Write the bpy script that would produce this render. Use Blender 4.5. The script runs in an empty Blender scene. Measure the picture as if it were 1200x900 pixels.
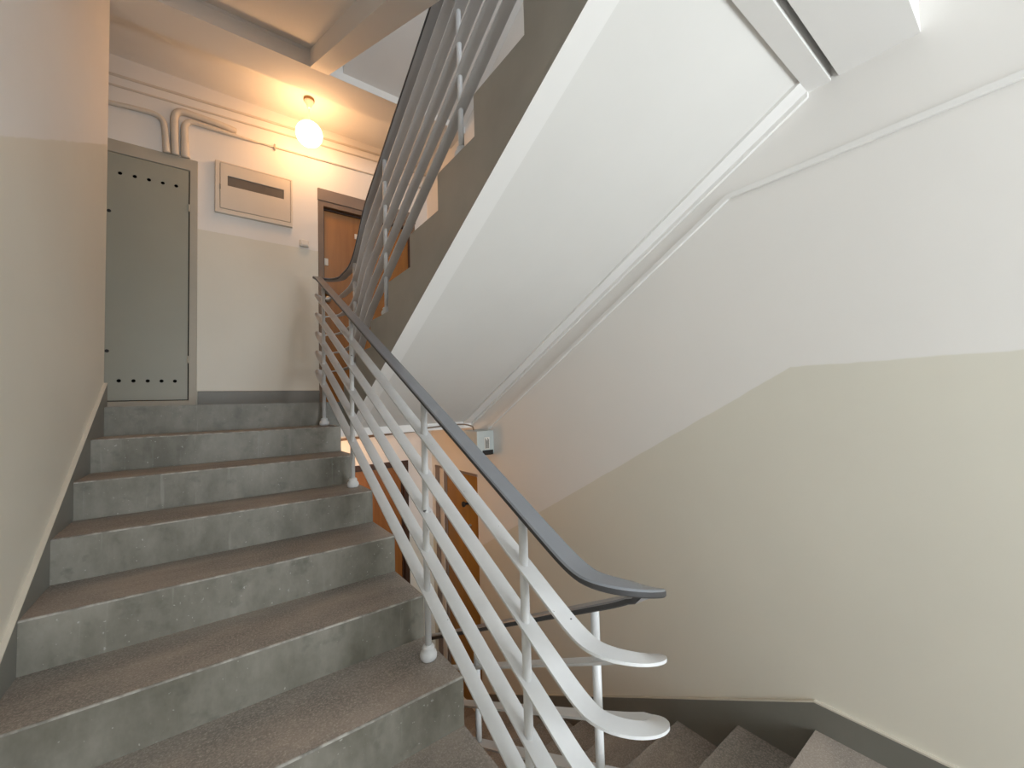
import bpy, bmesh, math, random
from mathutils import Vector, Matrix
random.seed(4)
D = bpy.data
scene = bpy.context.scene
COL = scene.collection

# ------------------------------------------------------------------ camera
YAW, PITCH, ROLL, FPX = 0.6461, 0.0449, -0.0291, 476.4
fw = Vector((math.sin(YAW) * math.cos(PITCH), math.cos(YAW) * math.cos(PITCH), math.sin(PITCH)))
rt = Vector((math.cos(YAW), -math.sin(YAW), 0.0))
up = rt.cross(fw)
r2 = math.cos(ROLL) * rt + math.sin(ROLL) * up
u2 = -math.sin(ROLL) * rt + math.cos(ROLL) * up
cam_data = D.cameras.new('camera')
cam = D.objects.new('camera', cam_data)
COL.objects.link(cam)
cam.matrix_world = Matrix(((r2.x, u2.x, -fw.x, 0), (r2.y, u2.y, -fw.y, 0), (r2.z, u2.z, -fw.z, 0), (0, 0, 0, 1)))
cam_data.sensor_width = 36.0
cam_data.lens = 36.0 * FPX / 1200.0
cam_data.clip_start = 0.02
scene.camera = cam

# ------------------------------------------------------------------ world, daylight, exposure
world = D.worlds.new('world')
scene.world = world
world.use_nodes = True
bg = world.node_tree.nodes['Background']
bg.inputs[0].default_value = (0.75, 0.86, 1.0, 1)
bg.inputs[1].default_value = 1.0


def daylight(name, loc, sx, sz, power, color):
    l = D.lights.new(name, 'AREA')
    l.shape = 'RECTANGLE'
    l.size, l.size_y, l.energy, l.color = sx, sz, power, color
    o = D.objects.new(name, l)
    o.location = loc
    o.rotation_euler = (math.radians(90), 0, 0)   # shines towards +Y, into the stairwell
    COL.objects.link(o)
    return o


daylight('window_daylight', (1.10, -2.57, 0.05), 1.55, 1.5, 142, (0.90, 0.965, 1.0))
daylight('upper_window_daylight', (0.80, -2.57, 3.15), 1.5, 1.5, 110, (0.90, 0.96, 1.0))

vs = scene.view_settings
vs.view_transform = 'Standard'
vs.look = 'None'
vs.gamma = 1.0
vs.use_curve_mapping = False
vs.exposure = 0.0

# ------------------------------------------------------------------ measures of the place
H = 0.17
T = 0.3257
S = H / T
Y0, Z0 = 3.2817, 0.0414           # edge and level of the main landing
XL, XLW = -0.467, -0.482          # skirting face, left wall plane
XR, XB, XW = 0.743, 0.85, 1.946   # open edge of the left flight, of the right flights, right wall
YB, YN = 4.05, -2.50              # back wall, window wall
ZH = -1.330                       # half landing
HE, TE, YE0 = 0.160, 0.305, 0.635  # lower flight
ZL = ZH - 9 * HE                  # lower landing
ZUH = Z0 + 9 * H                  # upper half landing
ZU = 2.81                         # upper landing
YLEND = 3.37                      # end of the left wall
ZTOP = 4.9

# ------------------------------------------------------------------ materials


def mat(name):
    m = D.materials.new(name)
    m.use_nodes = True
    nt = m.node_tree
    return m, nt, nt.nodes['Principled BSDF']


def node(nt, t, **kw):
    n = nt.nodes.new(t)
    for k, v in kw.items():
        setattr(n, k, v)
    return n


def inp(nt, n, i, v):
    if hasattr(v, 'is_linked') or isinstance(v, bpy.types.NodeSocket):
        nt.links.new(v, n.inputs[i])
    else:
        n.inputs[i].default_value = v


def mth(nt, op, a, b=0.0, c=0.0):
    n = node(nt, 'ShaderNodeMath', operation=op)
    inp(nt, n, 0, a)
    inp(nt, n, 1, b)
    inp(nt, n, 2, c)
    return n.outputs[0]


def mixc(nt, f, a, b):
    n = node(nt, 'ShaderNodeMix', data_type='RGBA')
    inp(nt, n, 0, f)
    for i, v in ((6, a), (7, b)):
        if isinstance(v, tuple):
            n.inputs[i].default_value = (v[0], v[1], v[2], 1)
        else:
            nt.links.new(v, n.inputs[i])
    return n.outputs[2]


def noise(nt, vec, scale, detail=3.0, rough=0.55):
    n = node(nt, 'ShaderNodeTexNoise')
    nt.links.new(vec, n.inputs['Vector'])
    n.inputs['Scale'].default_value = scale
    n.inputs['Detail'].default_value = detail
    n.inputs['Roughness'].default_value = rough
    return n.outputs['Fac']


def pos(nt):
    return node(nt, 'ShaderNodeNewGeometry').outputs['Position']


def sep(nt, v):
    n = node(nt, 'ShaderNodeSeparateXYZ')
    nt.links.new(v, n.inputs[0])
    return n.outputs


def remap(nt, v, a, b, c=0.0, d=1.0):
    n = node(nt, 'ShaderNodeMapRange')
    inp(nt, n, 0, v)
    for i, q in enumerate((a, b, c, d)):
        n.inputs[i + 1].default_value = q
    return n.outputs[0]


def bump(nt, bsdf, hgt, strength=0.2, dist=0.002):
    n = node(nt, 'ShaderNodeBump')
    n.inputs['Strength'].default_value = strength
    n.inputs['Distance'].default_value = dist
    nt.links.new(hgt, n.inputs['Height'])
    nt.links.new(n.outputs[0], bsdf.inputs['Normal'])


def lin(r, g, b):
    f = lambda c: ((c / 255 + 0.055) / 1.055) ** 2.4 if c > 10.3 else c / 255 / 12.92
    return (f(r), f(g), f(b))


CREAM_TOP = lin(240, 237, 233)
CREAM_LOW = lin(228, 224, 211)


def wall_paint(name, kind):
    """two-tone oil paint: off-white above a darker cream dado whose edge follows the stairs"""
    m, nt, b = mat(name)
    p = pos(nt)
    x, y, z = sep(nt, p)
    if kind == 'left':
        edge = mth(nt, 'MULTIPLY_ADD', y, S, Z0 - Y0 * S + 1.549)
        edge = mth(nt, 'MAXIMUM', edge, ZH + 1.48)
        edge = mth(nt, 'MINIMUM', edge, 1.62)
    elif kind == 'right':
        edge = mth(nt, 'MULTIPLY_ADD', y, -0.560, 0.112 + 0.652 * 0.560)
        edge = mth(nt, 'MINIMUM', edge, 0.112)
        edge = mth(nt, 'MAXIMUM', edge, ZL + 1.42)
    else:
        # back wall: one dado per storey
        up_e = mth(nt, 'MULTIPLY', mth(nt, 'LESS_THAN', z, 0.02), ZL - Z0)
        edge = mth(nt, 'ADD', up_e, 1.462)
    wob = noise(nt, p, 9.0, 2.0)
    d = mth(nt, 'SUBTRACT', z, edge)
    d = mth(nt, 'ADD', d, mth(nt, 'MULTIPLY_ADD', wob, 0.012, -0.006))
    f = remap(nt, d, -0.003, 0.003)
    blot = remap(nt, noise(nt, p, 1.6, 4.0), 0.3, 0.75)
    lo = mixc(nt, blot, CREAM_LOW, tuple(c * 0.95 for c in CREAM_LOW))
    hi = mixc(nt, blot, CREAM_TOP, tuple(c * 0.97 for c in CREAM_TOP))
    nt.links.new(mixc(nt, f, lo, hi), b.inputs['Base Color'])
    nt.links.new(remap(nt, d, -0.003, 0.003, 0.42, 0.72), b.inputs['Roughness'])
    bump(nt, b, noise(nt, p, 38.0, 4.0), 0.12, 0.003)
    return m


def plain(name, rgb, rough=0.6, metal=0.0, var=0.06, scale=6.0, bmp=0.05, bscale=60.0, obj=False):
    m, nt, b = mat(name)
    p = node(nt, 'ShaderNodeTexCoord').outputs['Object'] if obj else pos(nt)
    n = remap(nt, noise(nt, p, scale, 4.0), 0.3, 0.7)
    nt.links.new(mixc(nt, n, tuple(c * (1 - var) for c in rgb), tuple(min(1, c * (1 + var)) for c in rgb)), b.inputs['Base Color'])
    b.inputs['Roughness'].default_value = rough
    b.inputs['Metallic'].default_value = metal
    if bmp:
        bump(nt, b, noise(nt, p, bscale, 3.0), bmp, 0.002)
    return m


def terrazzo(name, base, dark, light):
    m, nt, b = mat(name)
    p = pos(nt)
    mp = node(nt, 'ShaderNodeMapping')
    nt.links.new(p, mp.inputs[0])
    mp.inputs['Scale'].default_value = (0.7, 1.6, 1.0)
    big = remap(nt, noise(nt, mp.outputs[0], 2.6, 5.0, 0.6), 0.36, 0.64)
    c = mixc(nt, big, dark, base)
    sp = remap(nt, noise(nt, p, 130.0, 2.0), 0.42, 0.62)
    c2 = mixc(nt, mth(nt, 'MULTIPLY', sp, 0.45), c, light)
    sp2 = remap(nt, noise(nt, p, 210.0, 1.0), 0.60, 0.66)
    c3 = mixc(nt, mth(nt, 'MULTIPLY', sp2, 0.35), c2, tuple(v * 1.5 for v in light))
    nt.links.new(c3, b.inputs['Base Color'])
    nt.links.new(remap(nt, big, 0, 1, 0.62, 0.5), b.inputs['Roughness'])
    bump(nt, b, noise(nt, p, 160.0, 3.0), 0.25, 0.0015)
    return m


def riser_paint(name):
    m, nt, b = mat(name)
    p = pos(nt)
    mp = node(nt, 'ShaderNodeMapping')
    nt.links.new(p, mp.inputs[0])
    mp.inputs['Scale'].default_value = (1.0, 1.0, 0.55)
    big = remap(nt, noise(nt, mp.outputs[0], 3.4, 6.0, 0.66), 0.34, 0.66)
    c = mixc(nt, big, lin(94, 91, 79), lin(142, 138, 128))
    st = node(nt, 'ShaderNodeMapping')
    nt.links.new(p, st.inputs[0])
    st.inputs['Scale'].default_value = (38.0, 3.0, 2.0)
    streak = remap(nt, noise(nt, st.outputs[0], 1.0, 3.0), 0.62, 0.72)
    c = mixc(nt, mth(nt, 'MULTIPLY', streak, 0.22), c, lin(170, 172, 164))
    grime = remap(nt, noise(nt, p, 13.0, 4.0), 0.58, 0.74)
    c = mixc(nt, mth(nt, 'MULTIPLY', grime, 0.6), c, lin(84, 83, 73))
    scr = remap(nt, noise(nt, p, 75.0, 2.0), 0.70, 0.74)
    c = mixc(nt, mth(nt, 'MULTIPLY', scr, 0.5), c, lin(190, 190, 184))
    nt.links.new(c, b.inputs['Base Color'])
    b.inputs['Roughness'].default_value = 0.5
    bump(nt, b, noise(nt, p, 30.0, 4.0), 0.2, 0.003)
    return m


def worn_edge(name):
    m, nt, b = mat(name)
    p = pos(nt)
    f = remap(nt, noise(nt, p, 24.0, 4.0), 0.40, 0.62)
    nt.links.new(mixc(nt, f, lin(124, 120, 112), lin(172, 168, 160)), b.inputs['Base Color'])
    b.inputs['Roughness'].default_value = 0.6
    return m


def chipped_paint(name, rgb, rough):
    m, nt, b = mat(name)
    p = node(nt, 'ShaderNodeTexCoord').outputs['Object']
    c = mixc(nt, remap(nt, noise(nt, p, 7.0, 4.0), 0.35, 0.7), rgb, tuple(v * 0.90 for v in rgb))
    chip = remap(nt, mth(nt, 'MULTIPLY', noise(nt, p, 62.0, 2.0), mth(nt, 'ADD', noise(nt, p, 9.0, 2.0), 0.5)), 0.83, 0.85)
    nt.links.new(mixc(nt, chip, c, lin(84, 82, 84)), b.inputs['Base Color'])
    b.inputs['Roughness'].default_value = rough
    bump(nt, b, noise(nt, p, 45.0, 3.0), 0.10, 0.002)
    return m


def wood(name, a, bcol, axis_scale, rough=0.38):
    m, nt, b = mat(name)
    p = pos(nt)
    mp = node(nt, 'ShaderNodeMapping')
    nt.links.new(p, mp.inputs[0])
    mp.inputs['Scale'].default_value = axis_scale
    g = remap(nt, noise(nt, mp.outputs[0], 1.0, 6.0, 0.62), 0.34, 0.66)
    g2 = remap(nt, noise(nt, p, 2.2, 2.0), 0.35, 0.65)
    c = mixc(nt, g, a, bcol)
    c = mixc(nt, mth(nt, 'MULTIPLY', g2, 0.25), c, tuple(v * 0.72 for v in a))
    nt.links.new(c, b.inputs['Base Color'])
    b.inputs['Roughness'].default_value = rough
    bump(nt, b, g, 0.05, 0.001)
    return m


M = {}
M['wall_left'] = wall_paint('paint_wall_left', 'left')
M['wall_right'] = wall_paint('paint_wall_right', 'right')
M['wall_back'] = wall_paint('paint_wall_back', 'back')
M['white'] = plain('white_ceiling_paint', lin(241, 239, 236), 0.75, var=0.02, scale=1.5, bmp=0.1, bscale=35)
M['tread'] = terrazzo('worn_terrazzo', lin(158, 147, 137), lin(120, 115, 110), lin(178, 168, 158))
M['riser'] = riser_paint('grey_green_riser_paint')
M['side'] = plain('grey_stair_side_paint', lin(168, 164, 155), 0.55, var=0.10, scale=3.0, bmp=0.1)
M['skirt'] = plain('grey_skirting_paint', lin(122, 121, 114), 0.45, var=0.07, scale=4.0, bmp=0.08)
M['worn'] = worn_edge('worn_step_edge')
M['edge'] = plain('pale_paint_edge', lin(208, 201, 187), 0.6, var=0.05)
M['bar'] = chipped_paint('chipped_white_enamel', lin(226, 227, 228), 0.34)
M['bar_under'] = plain('dull_grey_bar_underside', lin(212, 210, 209), 0.5, var=0.04)
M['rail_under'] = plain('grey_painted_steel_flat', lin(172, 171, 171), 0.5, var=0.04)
M['soffit'] = plain('soffit_panel_paint', lin(230, 228, 224), 0.75, var=0.03, scale=1.2, bmp=0.1, bscale=35)
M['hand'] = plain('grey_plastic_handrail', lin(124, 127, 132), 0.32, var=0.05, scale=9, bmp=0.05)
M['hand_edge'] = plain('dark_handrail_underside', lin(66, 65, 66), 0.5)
M['cabinet'] = plain('grey_green_cabinet_enamel', lin(158, 158, 145), 0.42, var=0.03, scale=2.0, bmp=0.03)
M['cabinet_frame'] = plain('painted_cabinet_frame', lin(178, 172, 158), 0.5, var=0.04)
M['dark'] = plain('painted_hollow_shade', (0.012, 0.012, 0.011), 0.9, var=0.0, bmp=0)  # shade of the cabinet hollow put into the colour, so vent holes look dark
M['box_white'] = plain('cream_enamel_panel', lin(222, 212, 198), 0.38, var=0.02, bmp=0.02)
M['smoke'] = plain('smoked_plastic_window', lin(112, 106, 100), 0.22, var=0.08, scale=9, bmp=0)
M['plastic'] = plain('white_plastic', lin(232, 226, 216), 0.35, var=0.02, bmp=0)
M['plastic_grey'] = plain('grey_plastic', lin(150, 146, 138), 0.45, var=0.03, bmp=0)
M['wood'] = wood('orange_wood_veneer', lin(176, 120, 52), lin(146, 94, 36), (9, 9, 0.55))
M['wood_dark'] = wood('brown_wood_veneer', lin(170, 112, 54), lin(130, 80, 34), (9, 9, 0.55))
M['wood_ochre'] = wood('ochre_wood_veneer', lin(172, 126, 44), lin(150, 106, 34), (6, 6, 0.4))
M['frame_brown'] = plain('brown_frame_paint', lin(124, 104, 86), 0.45, var=0.06)
M['frame_dark'] = plain('dark_brown_frame', lin(62, 38, 20), 0.5, var=0.1)
M['frame_grey'] = plain('grey_brown_lintel_paint', lin(132, 118, 108), 0.5, var=0.05)
M['metal'] = plain('dull_metal', lin(176, 172, 164), 0.3, 0.8, bmp=0)
M['brass'] = plain('brown_metal', lin(132, 104, 70), 0.4, 0.3, bmp=0)
M['black'] = plain('black_plastic', lin(30, 30, 30), 0.5, bmp=0)
M['boxgrey'] = plain('pale_grey_plastic', lin(190, 196, 194), 0.45, bmp=0)
M['cable'] = plain('overpainted_cable', lin(216, 208, 196), 0.6, var=0.04)
M['pipe'] = plain('overpainted_conduit', lin(222, 212, 198), 0.55, var=0.05, scale=12, bmp=0.15, bscale=25)


def glass_mat():
    m, nt, b = mat('clear_window_glass')
    nt.nodes.remove(b)
    tr = node(nt, 'ShaderNodeBsdfTransparent')
    gl = node(nt, 'ShaderNodeBsdfGlossy')
    gl.inputs['Roughness'].default_value = 0.02
    mx = node(nt, 'ShaderNodeMixShader')
    fr = node(nt, 'ShaderNodeFresnel')
    nt.links.new(fr.outputs[0], mx.inputs[0])
    nt.links.new(tr.outputs[0], mx.inputs[1])
    nt.links.new(gl.outputs[0], mx.inputs[2])
    nt.links.new(mx.outputs[0], nt.nodes['Material Output'].inputs[0])
    return m


M['glass'] = glass_mat()


def glow(name, rgb, strength):
    m, nt, b = mat(name)
    b.inputs['Base Color'].default_value = (0.9, 0.88, 0.84, 1)
    b.inputs['Emission Color'].default_value = (*rgb, 1)
    b.inputs['Emission Strength'].default_value = strength
    b.inputs['Roughness'].default_value = 0.25
    return m


M['globe'] = glow('lit_opal_glass', (1.0, 0.53, 0.23), 25.0)

# ------------------------------------------------------------------ mesh helpers


def finish(name, bm, mats, parent=None, bevel=0.0, seg=2, smooth=False, bevel_mat=-1, sharp=False):
    bmesh.ops.recalc_face_normals(bm, faces=bm.faces[:])
    me = D.meshes.new(name)
    bm.to_mesh(me)
    bm.free()
    if not isinstance(mats, (list, tuple)):
        mats = [mats]
    for q in mats:
        me.materials.append(M[q])
    if sharp:
        me.set_sharp_from_angle(angle=math.radians(32))
    o = D.objects.new(name, me)
    COL.objects.link(o)
    if parent:
        o.parent = parent
        o.matrix_parent_inverse = Matrix.Translation(-wloc(parent))
    if smooth:
        for f in me.polygons:
            f.use_smooth = True
    if bevel:
        bv = o.modifiers.new('bevel', 'BEVEL')
        bv.width = bevel
        bv.segments = seg
        bv.limit_method = 'ANGLE'
        bv.angle_limit = math.radians(40)
        bv.material = bevel_mat
    return o


def wloc(o):
    v = Vector((0, 0, 0))
    while o:
        v += Vector(o.location)
        if o.parent:
            v += o.matrix_parent_inverse.translation
        o = o.parent
    return v


def box(bm, a, b, mi=0):
    x0, y0, z0 = a
    x1, y1, z1 = b
    vsx = [bm.verts.new(p) for p in ((x0, y0, z0), (x1, y0, z0), (x1, y1, z0), (x0, y1, z0), (x0, y0, z1), (x1, y0, z1), (x1, y1, z1), (x0, y1, z1))]
    fs = []
    for q in ((0, 3, 2, 1), (4, 5, 6, 7), (0, 1, 5, 4), (1, 2, 6, 5), (2, 3, 7, 6), (3, 0, 4, 7)):
        f = bm.faces.new([vsx[i] for i in q])
        f.material_index = mi
        fs.append(f)
    return fs     # bottom, top, -y, +x, +y, -x


def prism_x(bm, poly, x0, x1, mi=0):
    """extrude a YZ polygon along X; returns side faces (one per edge) and the two caps"""
    a = [bm.verts.new((x0, y, z)) for y, z in poly]
    b = [bm.verts.new((x1, y, z)) for y, z in poly]
    n = len(poly)
    sides = []
    for i in range(n):
        j = (i + 1) % n
        f = bm.faces.new((a[i], a[j], b[j], b[i]))
        f.material_index = mi
        sides.append(f)
    c0 = bm.faces.new(a)
    c1 = bm.faces.new(b[::-1])
    c0.material_index = c1.material_index = mi
    return sides, c0, c1


def lathe(bm, prof, c, n=20, mi=0, axis='z'):
    rings = []
    for r, h in prof:
        ring = []
        for i in range(n):
            a = 2 * math.pi * i / n
            u, v = r * math.cos(a), r * math.sin(a)
            if axis == 'z':
                p = (c[0] + u, c[1] + v, c[2] + h)
            elif axis == 'y':
                p = (c[0] + u, c[1] + h, c[2] + v)
            else:
                p = (c[0] + h, c[1] + u, c[2] + v)
            ring.append(bm.verts.new(p))
        rings.append(ring)
    for k in range(len(rings) - 1):
        for i in range(n):
            j = (i + 1) % n
            f = bm.faces.new((rings[k][i], rings[k][j], rings[k + 1][j], rings[k + 1][i]))
            f.material_index = mi
    for ring in (rings[0], rings[-1]):
        try:
            f = bm.faces.new(ring)
            f.material_index = mi
        except ValueError:
            pass


def tube(bm, pts, rad, n=10, mi=0):
    """round tube along a polyline; rad is a number or one radius per point"""
    pts = [Vector(p) for p in pts]
    rs = rad if isinstance(rad, (list, tuple)) else [rad] * len(pts)
    rings = []
    ref = None
    for i, p in enumerate(pts):
        t = (pts[min(i + 1, len(pts) - 1)] - pts[max(i - 1, 0)]).normalized()
        if ref is None:
            ref = Vector((0, 0, 1)) if abs(t.z) < 0.9 else Vector((1, 0, 0))
        ref = (ref - t * ref.dot(t)).normalized()
        bi = t.cross(ref)
        rings.append([bm.verts.new(p + rs[i] * (math.cos(2 * math.pi * k / n) * ref + math.sin(2 * math.pi * k / n) * bi)) for k in range(n)])
    for a, b in zip(rings, rings[1:]):
        for i in range(n):
            j = (i + 1) % n
            bm.faces.new((a[i], a[j], b[j], b[i])).material_index = mi
    bm.faces.new(rings[0]).material_index = mi
    bm.faces.new(rings[-1][::-1]).material_index = mi


def panel(bm, u_rng, v_rng, holes, w0, w1, place, mi=0):
    """a slab with rectangular openings; place(u, v, w) gives the 3-D point"""
    us = sorted(set([u_rng[0], u_rng[1]] + [h[0] for h in holes] + [h[1] for h in holes]))
    vs_ = sorted(set([v_rng[0], v_rng[1]] + [h[2] for h in holes] + [h[3] for h in holes]))
    cache = {}

    def V(i, j, w):
        k = (i, j, w)
        if k not in cache:
            cache[k] = bm.verts.new(place(us[i], vs_[j], w))
        return cache[k]
    nu, nv = len(us) - 1, len(vs_) - 1

    def solid(i, j):
        if not (0 <= i < nu and 0 <= j < nv):
            return False
        uc, vc = (us[i] + us[i + 1]) / 2, (vs_[j] + vs_[j + 1]) / 2
        return not any(h[0] < uc < h[1] and h[2] < vc < h[3] for h in holes)
    for i in range(nu):
        for j in range(nv):
            if not solid(i, j):
                continue
            for w in (w0, w1):
                bm.faces.new((V(i, j, w), V(i + 1, j, w), V(i + 1, j + 1, w), V(i, j + 1, w))).material_index = mi
            for (di, dj, a, b) in ((-1, 0, (i, j), (i, j + 1)), (1, 0, (i + 1, j), (i + 1, j + 1)), (0, -1, (i, j), (i + 1, j)), (0, 1, (i, j + 1), (i + 1, j + 1))):
                if not solid(i + di, j + dj):
                    bm.faces.new((V(*a, w0), V(*b, w0), V(*b, w1), V(*a, w1))).material_index = mi


def tag(o, label=None, cat=None, group=None, kind=None):
    if label:
        o['label'] = label
    if cat:
        o['category'] = cat
    if group:
        o['group'] = group
    if kind:
        o['kind'] = kind
    return o


def struct(o, label):
    return tag(o, label, kind='structure')


def empty(name, loc):
    o = D.objects.new(name, None)
    o.empty_display_size = 0.1
    o.location = loc
    COL.objects.link(o)
    return o


def quick_box(name, a, b, m, parent=None, bevel=0.0, seg=2):
    bm = bmesh.new()
    box(bm, a, b)
    return finish(name, bm, m, parent, bevel, seg)


# ------------------------------------------------------------------ the shell
UPPER_DOOR = (0.867, 1.76, Z0, 1.915)
LOWER_DOOR = (0.867, 1.64, ZL, -0.60)
CAB = (-0.60, -0.109, 0.088, 1.917)
SIDE_DOOR = (3.14, 3.96, ZL, -0.655)

bm = bmesh.new()
panel(bm, (-1.75, XW + 0.25), (ZL - 0.2, ZTOP), [UPPER_DOOR, LOWER_DOOR, CAB], YB, YB + 0.22, lambda u, v, w: (u, w, v))
struct(finish('wall_back', bm, 'wall_back'), 'back wall of the landings painted off-white above a cream dado')

bm = bmesh.new()
panel(bm, (YN, YB), (ZL - 0.2, ZTOP), [SIDE_DOOR], XW, XW + 0.22, lambda u, v, w: (w, u, v))
struct(finish('wall_right', bm, 'wall_right'), 'right stairwell wall, off-white above a cream dado stepping along the stairs')

bm = bmesh.new()
box(bm, (XLW - 0.18, YN, ZL - 0.2), (XLW, YLEND, ZTOP))
struct(finish('wall_left', bm, 'wall_left', bevel=0.006), 'left stairwell wall, off-white above cream, ending at the landing')

struct(quick_box('wall_far_left', (-1.75, YLEND - 0.2, ZL - 0.2), (-1.60, YB, ZTOP), 'wall_back'), 'end wall of the landing hidden behind the left wall')
struct(quick_box('wall_left_return', (-1.60, YLEND - 0.2, ZL - 0.2), (XLW - 0.18, YLEND - 0.04, ZTOP), 'wall_back'), 'short wall closing the landing behind the left wall')

WIN = [(0.32, 1.88, -0.70, 0.80), (0.05, 1.55, 2.4, 3.9)]
bm = bmesh.new()
panel(bm, (XLW - 0.18, XW + 0.25), (ZL - 0.2, ZTOP), [(a, b, c, d) for a, b, c, d in WIN], YN - 0.25, YN, lambda u, v, w: (u, w, v))
struct(finish('wall_near', bm, 'wall_right'), 'window wall of the half landings behind the viewer')
for i, (a, b, c, d) in enumerate(WIN):
    bm = bmesh.new()
    panel(bm, (a, b), (c, d), [(a + 0.05, (a + b) / 2 - 0.03, c + 0.05, d - 0.05), ((a + b) / 2 + 0.03, b - 0.05, c + 0.05, d - 0.05)], YN - 0.06, YN, lambda u, v, w: (u, w, v))
    wf = struct(finish('window_%d' % (i + 1), bm, 'box_white'), ['white two-light window of the half landing behind the viewer', 'white two-light window of the upper half landing'][i])
    for k, (p, q) in enumerate(((a + 0.05, (a + b) / 2 - 0.03), ((a + b) / 2 + 0.03, b - 0.05))):
        quick_box('pane', (p, YN - 0.036, c + 0.05), (q, YN - 0.03, d - 0.05), 'glass', wf)

# floors: landings as slabs with a painted front edge
def slab(name, a, b, label, top='tread', front='riser', bottom='white'):
    bm = bmesh.new()
    fs = box(bm, a, b)
    for f, k in zip(fs, (2, 0, 1, 1, 1, 1)):
        f.material_index = k
    return struct(finish(name, bm, [top, front, bottom]), label)


ZC = 2.66           # ceiling of the main landing
ZBM = 2.55          # underside of the beam at the landing edge
slab('floor', (-1.60, Y0, Z0 - 0.19), (XW, YB, Z0), 'grey terrazzo floor slab of the main landing')
slab('floor', (XLW, YN, ZH - 0.13), (XW, YE0, ZH), 'grey terrazzo floor of the half landing below the railing bend')
slab('floor', (XLW, YE0, ZH - 0.13), (XR, Y0 - 7 * T, ZH), 'strip of half landing floor in front of the lowest left step')
slab('floor', (-1.60, YN, ZL - 0.2), (XW, YB, ZL), 'floor of the lower landing seen through the railing')
slab('ceiling', (-1.60, Y0 - 0.08, ZC), (XW, YB, ZU), 'plastered ceiling of the main landing around the pendant lamp', top='tread', front='white')
struct(quick_box('trim_1', (XLW - 0.05, 3.205, ZBM), (XW, 3.482, ZC + 0.05), 'white'), 'wide white beam across the ceiling at the landing edge')
struct(quick_box('trim_2', (XR, 3.205, Z0 - 0.262), (XW, 3.482, Z0 - 0.19), 'white'), 'white edge beam under the main landing floor')
slab('ceiling', (XLW, YN, 1.42), (XW, 0.44, ZUH), 'underside of the upper half landing', front='white')
struct(quick_box('trim_3', (XLW, 0.205, 1.222), (XW, 0.430, 1.42), 'white'), 'downstand beam under the edge of the upper half landing')
struct(quick_box('ceiling', (-1.75, YN - 0.25, ZTOP), (XW + 0.25, YB + 0.25, ZTOP + 0.1), 'white'), 'top of the stairwell far above')

# ------------------------------------------------------------------ stair flights
def step_part(parent, y_nose, y_back, z_top, soff, x0, x1, sgn, white_sides=False):
    """one step: riser block down to the soffit line with a terrazzo tread on top; sgn=+1 climbs towards +Y"""
    th = 0.035
    ov = 0.006
    bm = bmesh.new()
    ya, yb_ = y_nose, y_back
    poly = [(ya, z_top - th), (yb_, z_top - th), (yb_, soff(yb_)), (ya, soff(ya))]
    prism_x(bm, poly, x0, x1)
    sides_mat = 'riser' if sgn > 0 else 'side'
    st = finish('step', bm, [sides_mat], parent)
    bm = bmesh.new()
    c = 0.006
    arc = [(ya + sgn * c * (1 - math.cos(q)), z_top - c * (1 - math.sin(q))) for q in (0, math.pi / 8, math.pi / 4, 3 * math.pi / 8, math.pi / 2)]
    prof = [(yb_, z_top), (yb_, z_top - th), (ya, z_top - th)] + arc
    sides, c0, c1 = prism_x(bm, prof, x0, x1)
    for i, f in enumerate(sides):
        f.material_index = 1 if i in (1, 2) else (2 if 3 <= i <= 6 else 0)
    sides[0].material_index = 1
    c0.material_index = c1.material_index = 1
    finish('tread', bm, ['tread', sides_mat, 'worn'], st)
    return st


# flight that climbs away from the viewer on the left
fa = tag(empty('stair_flight', (0.138, 1.0, ZH)), 'grey concrete stair flight climbing along the left wall to the landing', 'stairs')
soffA = lambda y: Z0 - (Y0 - y) * S - 0.28
for k in range(1, 8):
    step_part(fa, Y0 - k * T, Y0 - (k - 1) * T, Z0 - k * H, soffA, XL, XR, 1)

# flight that climbs towards the viewer on the right, seen from below
fb = tag(empty('stair_flight', ((XB + XW) / 2, Y0, Z0)), 'stair flight rising overhead along the right wall, white soffit and grey side', 'stairs')
nB = lambda y: Z0 + H + (Y0 - y) * S
DB = 0.43
soffB = lambda y: nB(y) - DB
for k in range(1, 9):
    step_part(fb, Y0 - (k - 1) * T, Y0 - k * T, Z0 + k * H, lambda y: soffB(y) + 0.018, XB, XW, -1)


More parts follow.
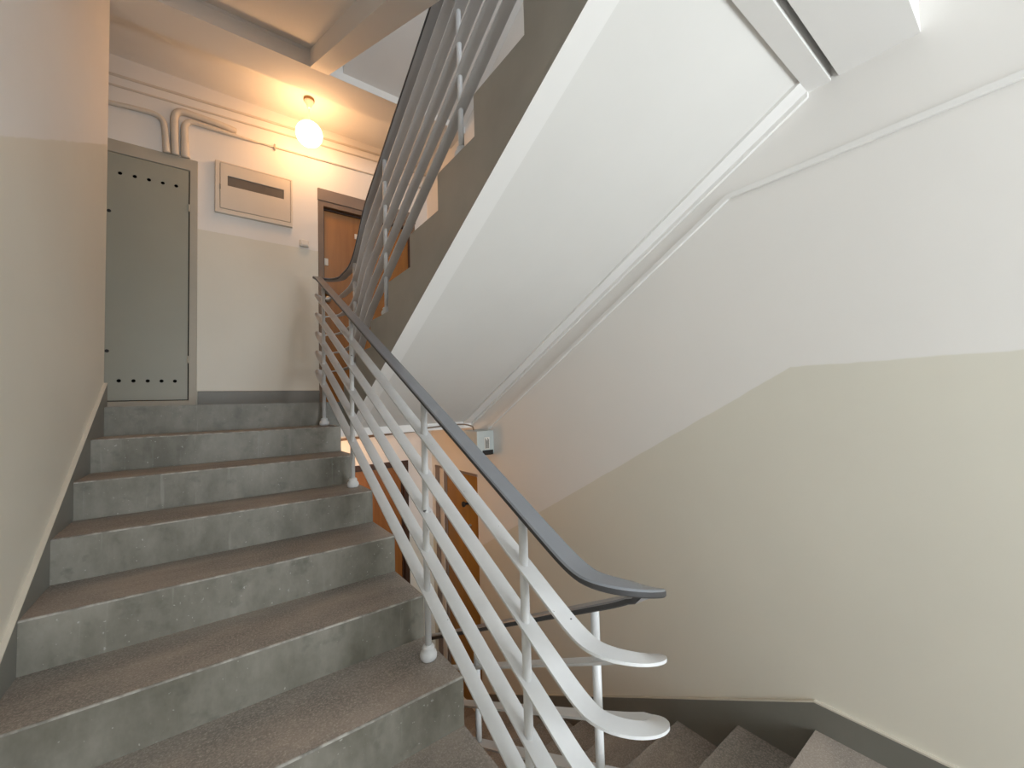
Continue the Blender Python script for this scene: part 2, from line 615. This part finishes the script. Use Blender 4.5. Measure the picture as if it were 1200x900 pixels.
def soffit_parts(parent, sf, y_lo, y_hi, x0, x1, side_mat, band=0.09, rec=0.028, end_band=None, wall_trim=True):
    """recessed soffit panel framed by bands along both edges"""
    bm = bmesh.new()
    prism_x(bm, [(y_lo, sf(y_lo) + rec), (y_hi, sf(y_hi) + rec), (y_hi, sf(y_hi) + rec + 0.012), (y_lo, sf(y_lo) + rec + 0.012)], x0 + 0.002, x1)
    finish('soffit_panel', bm, 'soffit', parent)
    for xa, xb_, outer in ((x0, x0 + band, True), (x1 - band, x1, False)):
        bm = bmesh.new()
        _, c0, c1 = prism_x(bm, [(y_lo, sf(y_lo)), (y_hi, sf(y_hi)), (y_hi, sf(y_hi) + rec + 0.004), (y_lo, sf(y_lo) + rec + 0.004)], xa, xb_)
        if outer:
            c0.material_index = 1
            if side_mat == 'white':
                c0.material_index = 0
        finish('soffit_band', bm, ['white', side_mat], parent)
    if end_band:
        ya, yb_ = end_band
        bm = bmesh.new()
        prism_x(bm, [(ya, sf(ya)), (yb_, sf(yb_)), (yb_, sf(yb_) + rec), (ya, sf(ya) + rec)], x0 + band, x1 - band)
        finish('soffit_band', bm, 'white', parent)
    if wall_trim:
        bm = bmesh.new()
        prism_x(bm, [(y_lo, sf(y_lo) - 0.022), (y_hi, sf(y_hi) - 0.022), (y_hi, sf(y_hi) + 0.002), (y_lo, sf(y_lo) + 0.002)], x1 - 0.015, x1)
        finish('soffit_trim', bm, 'white', parent)


soffit_parts(fb, soffB, 0.53, 3.205, XB, XW, 'side', rec=0.016)
bm = bmesh.new()
_, c0, _c = prism_x(bm, [(0.455, soffB(0.53)), (0.53, soffB(0.53)), (0.53, soffB(0.53) + 0.25), (0.455, soffB(0.53) + 0.25)], XB, XW)
c0.material_index = 1
finish('soffit_end', bm, ['white', 'side'], fb)

# same flights one storey up and one storey down
fc = tag(empty('stair_flight', (0.138, Y0, ZUH)), 'stair flight above the left steps, pale underside framed by a beam', 'stairs')
soffC = lambda y: 2.545 - (3.205 - y) * 0.512
bm = bmesh.new()
prism_x(bm, [(0.8, soffC(0.8) + 0.14), (3.21, soffC(3.21) + 0.14), (3.21, soffC(3.21) + 0.26), (0.8, soffC(0.8) + 0.26)], XLW, XR - 0.02)
finish('soffit_panel', bm, 'white', fc)
bm = bmesh.new()
prism_x(bm, [(0.8, soffC(0.8)), (3.21, soffC(3.21)), (3.21, soffC(3.21) + 0.27), (0.8, soffC(0.8) + 0.27)], 0.612, XR)
finish('stringer_beam', bm, 'white', fc)

fd = tag(empty('stair_flight', ((XB + XW) / 2, Y0, ZU)), 'topmost stair flight, its grey soffit glimpsed above the handrail', 'stairs')
soffD = lambda y: 2.612 + (3.205 - y) * S
bm = bmesh.new()
prism_x(bm, [(0.4, soffD(0.4)), (3.21, soffD(3.21)), (3.21, soffD(3.21) + 0.3), (0.4, soffD(0.4) + 0.3)], XB, XW)
finish('soffit_panel', bm, 'white', fd)

fe = tag(empty('stair_flight', ((XB + XW) / 2, YE0, ZL)), 'lower stair flight dropping away along the right wall behind the railing', 'stairs')
soffE = lambda y: ZH - (y - YE0) * HE / TE - 0.30
for k in range(1, 9):
    step_part(fe, YE0 + k * TE, YE0 + (k - 1) * TE, ZH - k * HE, soffE, XB, XW - 0.012, -1)

# ------------------------------------------------------------------ skirtings
def sloped_board(name, pts_top, pts_bot, x0, x1, label, cap_in):
    bm = bmesh.new()
    poly = pts_top + pts_bot[::-1]
    prism_x(bm, poly, x0, x1)
    o = struct(finish(name, bm, 'skirt', bevel=0.002), label)
    bm = bmesh.new()
    n = len(pts_top)
    prism_x(bm, pts_top + [(y, z + 0.006) for y, z in pts_top][::-1], x0, x1)
    finish('paint_edge', bm, 'edge', o)
    return o


kA = lambda y: Z0 - (Y0 - y) * S + 0.092
sloped_board('baseboard_left', [(YN, ZH + 0.10), (0.95, ZH + 0.10), (YLEND, kA(YLEND))], [(YN, ZH), (0.95, ZH - 0.1), (YLEND, kA(YLEND) - 0.42)], XLW, XL,
             'sloping grey skirting between the left wall and the steps', None)
kE = lambda y: ZH + 0.105 - (y - YE0) * HE / TE
sloped_board('baseboard_right', [(YN, kE(YE0)), (YE0, kE(YE0)), (3.07, kE(3.07))], [(YN, ZH - 0.05), (YE0 - 0.02, ZH - 0.05), (YE0, ZH - 0.45), (3.07, kE(3.07) - 0.55)], XW - 0.014, XW,
             'grey skirting along the right wall, level then dropping with the lower stairs', None)
bm = bmesh.new()
box(bm, (-0.052, YB - 0.014, Z0), (0.833, YB, 0.158))
bb = struct(finish('baseboard_back', bm, 'skirt', bevel=0.002), 'grey skirting on the back wall between cabinet and door')
quick_box('paint_edge', (-0.052, YB - 0.014, 0.158), (0.833, YB, 0.163), 'edge', bb)

# ------------------------------------------------------------------ railing: one welded ribbon railing through three flights
XA, XE = 0.690, 0.885
RU = (XE - XA) / 2
XC = (XA + XE) / 2
YU0, YU1 = 0.670, 3.405


def railing_path():
    P = []
    sm = lambda t: max(0, min(1, t)) ** 2 * (3 - 2 * max(0, min(1, t)))
    y = 3.05
    while y > YU0:                                     # lower flight, climbing towards the viewer
        P.append((XE, y, -0.528 - (y - 0.70) * 0.51))
        y -= 0.015
    for i in range(1, 24):                             # bend over the half landing
        a = math.pi * i / 24
        P.append((XC + RU * math.cos(a), YU0 - RU * math.sin(a), -0.400 - 0.112 * (1 - i / 24) ** 2))
    y = YU0
    while y < YU1:                                     # left flight
        P.append((XA, y, max(-0.40, Z0 + 0.92 - (Y0 - y) * S)))
        y += 0.015
    zt = P[-1][2]
    for i in range(1, 24):                             # bend at the main landing
        a = math.pi * i / 24
        P.append((XC - RU * math.cos(a), YU1 + RU * math.sin(a), zt + (1.055 - zt) * i / 24))
    y = YU1
    while y > 0.72:                                    # right flight, overhead
        line = nB(y) + 0.885
        P.append((XE, y, 1.055 + (line - 1.055) * sm((3.22 - y) / 0.5)))
        y -= 0.015
    # soften z along the ribbon
    zs = [p[2] for p in P]
    for _ in range(14):
        zs = [zs[0]] + [(zs[i - 1] + 2 * zs[i] + zs[i + 1]) / 4 for i in range(1, len(zs) - 1)] + [zs[-1]]
    return [Vector((p[0], p[1], z)) for p, z in zip(P, zs)]


PATH = railing_path()


def rail_z(x, y, z):
    return min((abs(p.x - x) + abs(p.y - y) + (9 if not 0.6 < p.z - z < 1.3 else 0), p.z) for p in PATH)[1]


def ribbon(bm, path, dz, w, th, rnd=0.0, mi_side=0, roll=None):
    sec = [(-w / 2, -th / 2), (w / 2, -th / 2), (w / 2, th / 2), (-w / 2, th / 2)]
    if rnd:
        sec = [(-w / 2 + rnd, -th / 2), (w / 2 - rnd, -th / 2), (w / 2, -th / 2 + rnd), (w / 2, th / 2 - rnd), (w / 2 - rnd, th / 2), (-w / 2 + rnd, th / 2), (-w / 2, th / 2 - rnd), (-w / 2, -th / 2 + rnd)]
    rings = []
    for i, p in enumerate(path):
        t = (path[min(i + 1, len(path) - 1)] - path[max(i - 1, 0)]).normalized()
        side = Vector((t.y, -t.x, 0)).normalized()
        nrm = side.cross(t).normalized()
        if roll:
            a = roll(p, i)
            side, nrm = side * math.cos(a) + nrm * math.sin(a), nrm * math.cos(a) - side * math.sin(a)
        q = p + Vector((0, 0, dz))
        rings.append([bm.verts.new(q + side * a + nrm * b) for a, b in sec])
    n = len(sec)
    for a, b in zip(rings, rings[1:]):
        for i in range(n):
            j = (i + 1) % n
            f = bm.faces.new((a[i], a[j], b[j], b[i]))
            f.smooth = True
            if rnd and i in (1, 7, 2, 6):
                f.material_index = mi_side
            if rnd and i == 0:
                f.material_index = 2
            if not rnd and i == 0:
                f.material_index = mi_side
    bm.faces.new(rings[0])
    bm.faces.new(rings[-1][::-1])


I_TOP = min(range(len(PATH)), key=lambda i: (PATH[i] - Vector((XC - RU * 0.85, YU1 + RU * 0.53, PATH[i].z))).length)


def bar_roll(p, i):
    # the flat bars are twisted on edge to be bent round the landing corner
    s_ = sum((PATH[k + 1] - PATH[k]).length for k in range(min(i, I_TOP), max(i, I_TOP))) if abs(i - I_TOP) < 40 else 9.0
    return -math.radians(72) * math.exp(-(s_ / 0.075) ** 2)


rail = tag(empty('stair_railing', (XA, 0.88, ZH)), 'white ribbon-bar stair railing with grey handrail winding through the flights', 'railing')
bm = bmesh.new()
ribbon(bm, PATH, 0.0, 0.058, 0.018, 0.004, 1)
tag(finish('handrail', bm, ['hand', 'hand_edge', 'rail_under'], rail, sharp=True), 'grey plastic-covered handrail')
for k in range(5):
    bm = bmesh.new()
    ribbon(bm, PATH, -0.150 - 0.150 * k, 0.048, 0.007, 0.0, 1, bar_roll)
    o = finish('flat_bar', bm, ['bar', 'bar_under'], rail, sharp=True)

POSTS = [(XA, 3.20, Z0 - H), (XA, 2.49, Z0 - 3 * H), (XA, 1.50, Z0 - 6 * H), (XA, 0.885, ZH),
         (XE, 3.09, Z0 + H), (XE, 2.43, Z0 + 3 * H), (XE, 1.49, Z0 + 6 * H),
         (XE, 0.815, ZH - HE), (XE, 1.465, ZH - 3 * HE), (XE, 2.30, ZH - 6 * HE)]
for x, y, z in POSTS:
    bm = bmesh.new()
    zt = rail_z(x, y, z) - 0.008
    tube(bm, [(x, y, z), (x, y, (z + zt) / 2), (x, y, zt)], 0.0125, 14)
    po = finish('post', bm, 'bar', rail, smooth=True)
    bm = bmesh.new()
    lathe(bm, [(0.012, 0.055), (0.020, 0.052), (0.024, 0.044), (0.022, 0.037), (0.029, 0.030), (0.033, 0.018), (0.031, 0.006), (0.026, 0.0)], (x, y, z), 20)
    finish('foot_flange', bm, 'bar', po, smooth=True)

# ------------------------------------------------------------------ utility cabinet in the back wall
cab = tag(empty('utility_cabinet', (-0.35, YB, Z0)), 'tall grey-green metal utility cabinet with two rows of vent holes', 'cabinet')
x0, x1, z0, z1 = CAB
bm = bmesh.new()
panel(bm, (x0 - 0.05, -0.058), (Z0 + 0.002, 2.012), [CAB], YB - 0.016, YB + 0.004, lambda u, v, w: (u, w, v))
finish('frame', bm, 'cabinet_frame', cab, bevel=0.005)
bm = bmesh.new()
panel(bm, (x0, x1), (z0, z1), [(x0 + 0.004, x1 - 0.004, z0 + 0.004, z1 - 0.004)], YB, YB + 0.12, lambda u, v, w: (u, w, v))
box(bm, (x0, YB + 0.12, z0), (x1, YB + 0.125, z1))
finish('interior', bm, 'dark', cab)


def plate_with_holes(bm, x0, x1, z0, z1, holes, r, y0, y1):
    zs = sorted(set(z for _, z in holes))
    a = r * 2.2
    zc = [z0]
    for z in zs:
        zc += [z - a, z + a]
    zc.append(z1)
    for j in range(len(zc) - 1):
        row = [h for h in holes if zc[j] < h[1] < zc[j + 1]]
        xc = [x0]
        for h in sorted(row):
            xc += [h[0] - a, h[0] + a]
        xc.append(x1)
        for i in range(len(xc) - 1):
            hit = [h for h in row if xc[i] < h[0] < xc[i + 1]]
            if not hit:
                for y in (y0, y1):
                    bm.faces.new([bm.verts.new(p) for p in ((xc[i], y, zc[j]), (xc[i + 1], y, zc[j]), (xc[i + 1], y, zc[j + 1]), (xc[i], y, zc[j + 1]))])
            else:
                hx, hz = hit[0]
                N = 12
                rings = {}
                for y in (y0, y1):
                    inn, out = [], []
                    for q in range(N):
                        an = 2 * math.pi * (q + 0.5) / N
                        c, s_ = math.cos(an), math.sin(an)
                        inn.append(bm.verts.new((hx + r * c, y, hz + r * s_)))
                        m_ = max(abs(c), abs(s_))
                        out.append(bm.verts.new((hx + a * c / m_, y, hz + a * s_ / m_)))
                    for q in range(N):
                        w_ = (q + 1) % N
                        bm.faces.new((inn[q], inn[w_], out[w_], out[q]))
                    # square corners
                    for cx_, cz_ in ((1, 1), (-1, 1), (-1, -1), (1, -1)):
                        vv = bm.verts.new((hx + a * cx_, y, hz + a * cz_))
                        near = sorted(out, key=lambda v_: (v_.co - vv.co).length)[:2]
                        bm.faces.new((near[0], vv, near[1]))
                    rings[y] = inn
                for q in range(N):
                    w_ = (q + 1) % N
                    bm.faces.new((rings[y0][q], rings[y0][w_], rings[y1][w_], rings[y1][q]))
    # rim
    for (p, q) in (((x0, z0), (x1, z0)), ((x1, z0), (x1, z1)), ((x1, z1), (x0, z1)), ((x0, z1), (x0, z0))):
        bm.faces.new([bm.verts.new(v_) for v_ in ((p[0], y0, p[1]), (q[0], y0, q[1]), (q[0], y1, q[1]), (p[0], y1, p[1]))])
    bmesh.ops.remove_doubles(bm, verts=bm.verts[:], dist=0.0002)


holes = [(-0.511 + 0.0798 * i, 1.768) for i in range(5)] + [(-0.502 + 0.078 * i, 0.237) for i in range(5)]
bm = bmesh.new()
plate_with_holes(bm, x0 + 0.004, x1 - 0.006, z0 + 0.006, z1 - 0.006, holes, 0.0125, YB - 0.014, YB - 0.008)
cd = finish('cabinet_door', bm, 'cabinet', cab)
for hz in (1.612, 0.406):
    bm = bmesh.new()
    tube(bm, [(x1 - 0.004, YB - 0.016, hz - 0.028), (x1 - 0.004, YB - 0.016, hz + 0.028)], 0.007, 10)
    finish('hinge', bm, 'cabinet_frame', cd, smooth=False)
for hz in (1.472, 0.45):
    bm = bmesh.new()
    lathe(bm, [(0.010, -0.018), (0.012, -0.015), (0.012, -0.012)], (-0.566, YB, hz), 12, axis='y')
    finish('lock', bm, 'black', cd)

# ------------------------------------------------------------------ fuse panel
fp = tag(empty('fuse_panel', (0.335, YB, 1.62)), 'cream wall panel with a dark viewing slot beside the cabinet', 'panel')
bm = bmesh.new()
panel(bm, (0.053, 0.617), (1.625, 2.060), [(0.085, 0.600, 1.662, 2.047)], YB - 0.034, YB, lambda u, v, w: (u, w, v))
finish('frame', bm, 'box_white', fp, bevel=0.004)
bm = bmesh.new()
panel(bm, (0.088, 0.597), (1.665, 2.044), [(0.137, 0.548, 1.862, 1.946)], YB - 0.036, YB - 0.026, lambda u, v, w: (u, w, v))
fc_ = finish('cover', bm, 'box_white', fp, bevel=0.002)
quick_box('viewing_slot', (0.132, YB - 0.029, 1.857), (0.553, YB - 0.022, 1.951), 'smoke', fc_)
quick_box('backing', (0.06, YB - 0.02, 1.63), (0.612, YB - 0.001, 2.055), 'plastic_grey', fp)
quick_box('latch', (0.083, YB - 0.042, 1.82), (0.092, YB - 0.034, 1.86), 'plastic_grey', fc_, 0.001)

# doorbell push
sw = tag(empty('doorbell_switch', (0.712, YB, 1.50)), 'small white wall switch beside the upper wooden door', 'switch')
bm = bmesh.new()
box(bm, (0.675, YB - 0.030, 1.474), (0.750, YB, 1.534))
finish('housing', bm, 'plastic', sw, bevel=0.008, seg=3)
bm = bmesh.new()
box(bm, (0.687, YB - 0.036, 1.484), (0.738, YB - 0.028, 1.508))
finish('button', bm, 'plastic', sw, bevel=0.003)

# ------------------------------------------------------------------ doors
def wood_door(name, label, op, ytop_lintel, slab_mat, frame_mat, lintel=True, dark_stop=0.0):
    xa, xb_, za, zb = op
    d = struct(empty(name, ((xa + xb_) / 2, YB, za)), label)
    bm = bmesh.new()
    panel(bm, (xa - 0.034, xb_ + 0.034), (za, zb + 0.034), [(xa + 0.014, xb_ - 0.014, za - 0.01, zb - 0.014)], YB - 0.012, YB + 0.10, lambda u, v, w: (u, w, v))
    finish('door_frame', bm, frame_mat, d, bevel=0.003)
    bm = bmesh.new()
    panel(bm, (xa + 0.014, xb_ - 0.014), (za, zb - 0.014), [(xa + 0.026, xb_ - 0.026, za - 0.01, zb - 0.030)], YB + 0.030, YB + 0.10, lambda u, v, w: (u, w, v))
    finish('door_stop', bm, 'frame_dark', d)
    sl = quick_box('door_leaf', (xa + 0.016, YB + 0.048, za + 0.006), (xb_ - 0.016, YB + 0.09, zb - 0.018), slab_mat, d)
    if lintel:
        quick_box('lintel_board', (xa - 0.038, YB - 0.02, zb + 0.034), (xb_ + 0.04, YB + 0.0, ytop_lintel), 'frame_grey', d, 0.002)
    return d, sl


d1, sl1 = wood_door('door_1', 'orange-brown wooden flat door on the main landing behind the handrail', UPPER_DOOR, 2.062, 'wood', 'frame_brown')
yf = YB + 0.048
bm = bmesh.new()
box(bm, (0.895, yf - 0.010, 1.352), (0.930, yf, 1.422))
pl = finish('lock_plate', bm, 'plastic', sl1, bevel=0.014, seg=4)
bm = bmesh.new()
box(bm, (1.178, yf - 0.003, 1.672), (1.235, yf, 1.722))
finish('number_tag', bm, 'plastic', sl1, bevel=0.002)
for zz, rr in ((1.090, 0.024), (1.020, 0.030)):
    bm = bmesh.new()
    lathe(bm, [(0.016, 0.0), (0.014, -0.02), (rr, -0.032), (rr * 1.05, -0.045), (rr * 0.8, -0.058), (0.004, -0.062)], (0.915, yf, zz), 18, axis='y')
    finish('door_knob', bm, 'metal', sl1, smooth=True)

d2, sl2 = wood_door('door_2', 'brown wooden door on the lower landing glimpsed through the bars', LOWER_DOOR, -0.5, 'wood_dark', 'frame_dark', lintel=False)

# ochre door in the right wall of the lower landing
ya, yb_, za, zb = SIDE_DOOR
d3 = struct(empty('door_3', (XW, (ya + yb_) / 2, za)), 'ochre wooden door in the right wall of the lower landing')
sl3 = quick_box('door_leaf', (XW + 0.012, ya + 0.004, za + 0.006), (XW + 0.05, 3.735, zb - 0.01), 'wood_ochre', d3)
quick_box('door_frame', (XW - 0.012, 3.87, za), (XW + 0.06, yb_ - 0.004, zb - 0.004), 'frame_grey', d3, 0.003)
quick_box('door_frame', (XW - 0.004, 3.79, za), (XW + 0.06, 3.868, zb - 0.004), 'box_white', d3, 0.003)
quick_box('door_frame', (XW + 0.002, 3.738, za), (XW + 0.06, 3.788, zb - 0.004), 'frame_grey', d3, 0.003)
quick_box('door_head', (XW - 0.012, ya - 0.01, zb - 0.002), (XW - 0.001, yb_, zb + 0.02), 'frame_grey', d3, 0.002)
bm = bmesh.new()
lathe(bm, [(0.012, 0.012), (0.012, -0.02), (0.026, -0.03), (0.026, -0.045), (0.01, -0.052)], (XW, 3.33, -0.93), 14, axis='x')
finish('door_knob', bm, 'black', sl3, smooth=True)
bm = bmesh.new()
lathe(bm, [(0.012, 0.012), (0.012, -0.002), (0.008, -0.008)], (XW, 3.29, -1.12), 12, axis='x')
finish('lock', bm, 'metal', sl3)

# ------------------------------------------------------------------ pendant lamps
def pendant(x, y, zc, label, drop=0.30):
    L = tag(empty('pendant_lamp', (x, y, zc)), label, 'lamp')
    bm = bmesh.new()
    lathe(bm, [(0.042, 0.0), (0.044, -0.012), (0.042, -0.022)], (x, y, zc), 20)
    finish('ceiling_rose', bm, 'brass', L)
    bm = bmesh.new()
    lathe(bm, [(0.040, -0.022), (0.036, -0.035), (0.022, -0.052), (0.018, -0.078), (0.010, -0.088)], (x, y, zc), 20)
    finish('rose_cup', bm, 'plastic', L, smooth=True)
    bm = bmesh.new()
    tube(bm, [(x, y, zc - 0.08), (x, y, zc - drop + 0.10)], 0.004, 8)
    finish('cord', bm, 'plastic', L)
    bm = bmesh.new()
    R_ = 0.104
    lathe(bm, [(max(0.002, R_ * math.sin(math.pi * i / 20)), -drop - R_ * math.cos(math.pi * i / 20)) for i in range(21)], (x, y, zc), 32)
    finish('globe_shade', bm, 'globe', L, smooth=True)
    return L


pendant(0.700, 3.713, ZC, 'lit opal globe pendant hanging from the main landing ceiling', 0.312)
pendant(0.700, 3.713, Z0 - 0.19, 'opal globe pendant lighting the lower landing under the floor slab', 0.312)

# ------------------------------------------------------------------ cables and conduits
def arc_pts(pts, n=8):
    """round the corners of a polyline a little by Chaikin cutting"""
    P = [Vector(p) for p in pts]
    for _ in range(3):
        Q = [P[0]]
        for a, b in zip(P, P[1:]):
            Q += [a * 0.75 + b * 0.25, a * 0.25 + b * 0.75]
        Q.append(P[-1])
        P = Q
    return P


def wire(name, pts, r, m, label, cat, group=None, rnd=True):
    bm = bmesh.new()
    P = arc_pts(pts) if rnd else pts
    tube(bm, P, r if not isinstance(r, tuple) else [r[0] + (r[1] - r[0]) * i / (len(P) - 1) for i in range(len(P))], 10)
    return tag(finish(name, bm, m, smooth=True), label, cat, group)


yc = YB - 0.006
wire('surface_cable', [(-1.58, yc, 2.46), (-0.58, yc, 2.505), (1.40, yc, 2.588), (XW, yc, 2.61)], 0.010, 'cable', 'topmost thin painted cable running along the back wall under the ceiling', 'cable', rnd=False)
wire('surface_cable', [(-1.58, yc, 2.38), (-0.58, yc, 2.425), (1.40, yc, 2.512), (XW, yc, 2.53)], 0.008, 'cable', 'thin painted cable just below the topmost one on the back wall', 'cable', rnd=False)
wire('conduit_pipe', [(-1.58, yc - 0.01, 2.25), (-0.58, yc - 0.012, 2.272), (-0.43, yc - 0.014, 2.292), (-0.272, yc - 0.016, 2.292), (-0.256, yc - 0.016, 2.15), (-0.248, yc - 0.016, 2.012)], (0.014, 0.025), 'pipe',
     'painted conduit coming from the left and bending down into the cabinet', 'pipe')
wire('conduit_pipe', [(-0.196, yc - 0.016, 2.012), (-0.204, yc - 0.018, 2.20), (-0.206, yc - 0.018, 2.378), (-0.06, yc - 0.018, 2.375), (0.12, yc - 0.008, 2.372), (0.195, yc + 0.014, 2.370)], 0.026, 'pipe',
     'middle painted conduit rising from the cabinet and vanishing into the wall', 'pipe')
wire('conduit_pipe', [(-0.136, yc - 0.018, 2.012), (-0.142, yc - 0.018, 2.16), (-0.144, yc - 0.018, 2.318), (-0.01, yc - 0.016, 2.318), (0.20, yc - 0.008, 2.319), (0.36, yc, 2.324)], (0.030, 0.009), 'pipe',
     'right-hand painted conduit bending from the cabinet into a thin cable', 'pipe')
wire('surface_cable', [(0.30, yc, 2.322), (0.34, yc, 2.324), (1.40, yc, 2.362), (XW, yc, 2.38)], 0.009, 'cable', 'lowest cable on the back wall, held by a small clip above the fuse panel', 'cable', rnd=False)
bm = bmesh.new()
box(bm, (0.474, YB - 0.022, 2.300), (0.488, YB, 2.352))
tag(finish('cable_clip', bm, 'metal', bevel=0.002), 'small metal clip on the lowest back wall cable', 'clip')

# cable trunking on the right wall, following the soffit and then level
def trunking(name, pts, w, d, m, label):
    bm = bmesh.new()
    n = len(pts)
    hw = w / 2
    offs = []
    for i in range(n):
        a = Vector(pts[max(i - 1, 0)])
        b = Vector(pts[min(i + 1, n - 1)])
        t = (b - a).normalized()
        offs.append(Vector((-t.y, t.x)) * hw)
    poly = [(p[0] + o.x, p[1] + o.y) for p, o in zip(pts, offs)] + [(p[0] - o.x, p[1] - o.y) for p, o in list(zip(pts, offs))[::-1]]
    prism_x(bm, poly, XW - d, XW)
    return tag(finish(name, bm, m, bevel=0.004), label, 'cable')


trunking('cable_trunking', [(YN, 0.942), (0.858, 0.925), (2.925, -0.212)], 0.026, 0.016, 'white', 'slim white cable trunking on the right wall, sloping under the soffit then level')

# meter box on the right wall at the lower landing
mb = tag(empty('junction_box', (XW, 2.97, -0.43)), 'grey box with a label and black lower edge on the right wall below the soffit', 'box')
bm = bmesh.new()
box(bm, (XW - 0.165, 2.86, -0.425), (XW, 3.10, -0.232))
finish('casing', bm, 'boxgrey', mb, bevel=0.004)
bm = bmesh.new()
box(bm, (XW - 0.095, 2.857, -0.385), (XW - 0.045, 2.861, -0.285))
lb = finish('printed_label', bm, 'plastic', mb)
for k in range(5):
    quick_box('printed_line', (XW - 0.088 + 0.008 * k, 2.8555, -0.380 + 0.004 * (k % 2)), (XW - 0.084 + 0.008 * k, 2.8575, -0.292 - 0.01 * (k % 3)), 'black', lb)
quick_box('terminal_cover', (XW - 0.115, 2.852, -0.432), (XW - 0.012, 2.866, -0.392), 'black', mb, 0.003)
wire('surface_cable', [(XW - 0.12, 2.98, -0.228), (XW - 0.12, 3.0, -0.19), (XW - 0.16, 3.15, -0.175), (XW - 0.5, 3.19, -0.20)], 0.006, 'frame_brown', 'brown cable leaving the grey box under the soffit', 'cable')
wire('surface_cable', [(0.2, yc, -0.345), (XW - 0.02, yc, -0.262)], 0.012, 'frame_brown', 'cable crossing the back wall above the lower door, its shadow painted in as brown', 'cable', rnd=False)  # brown puts the dark shadow along this cable into its colour
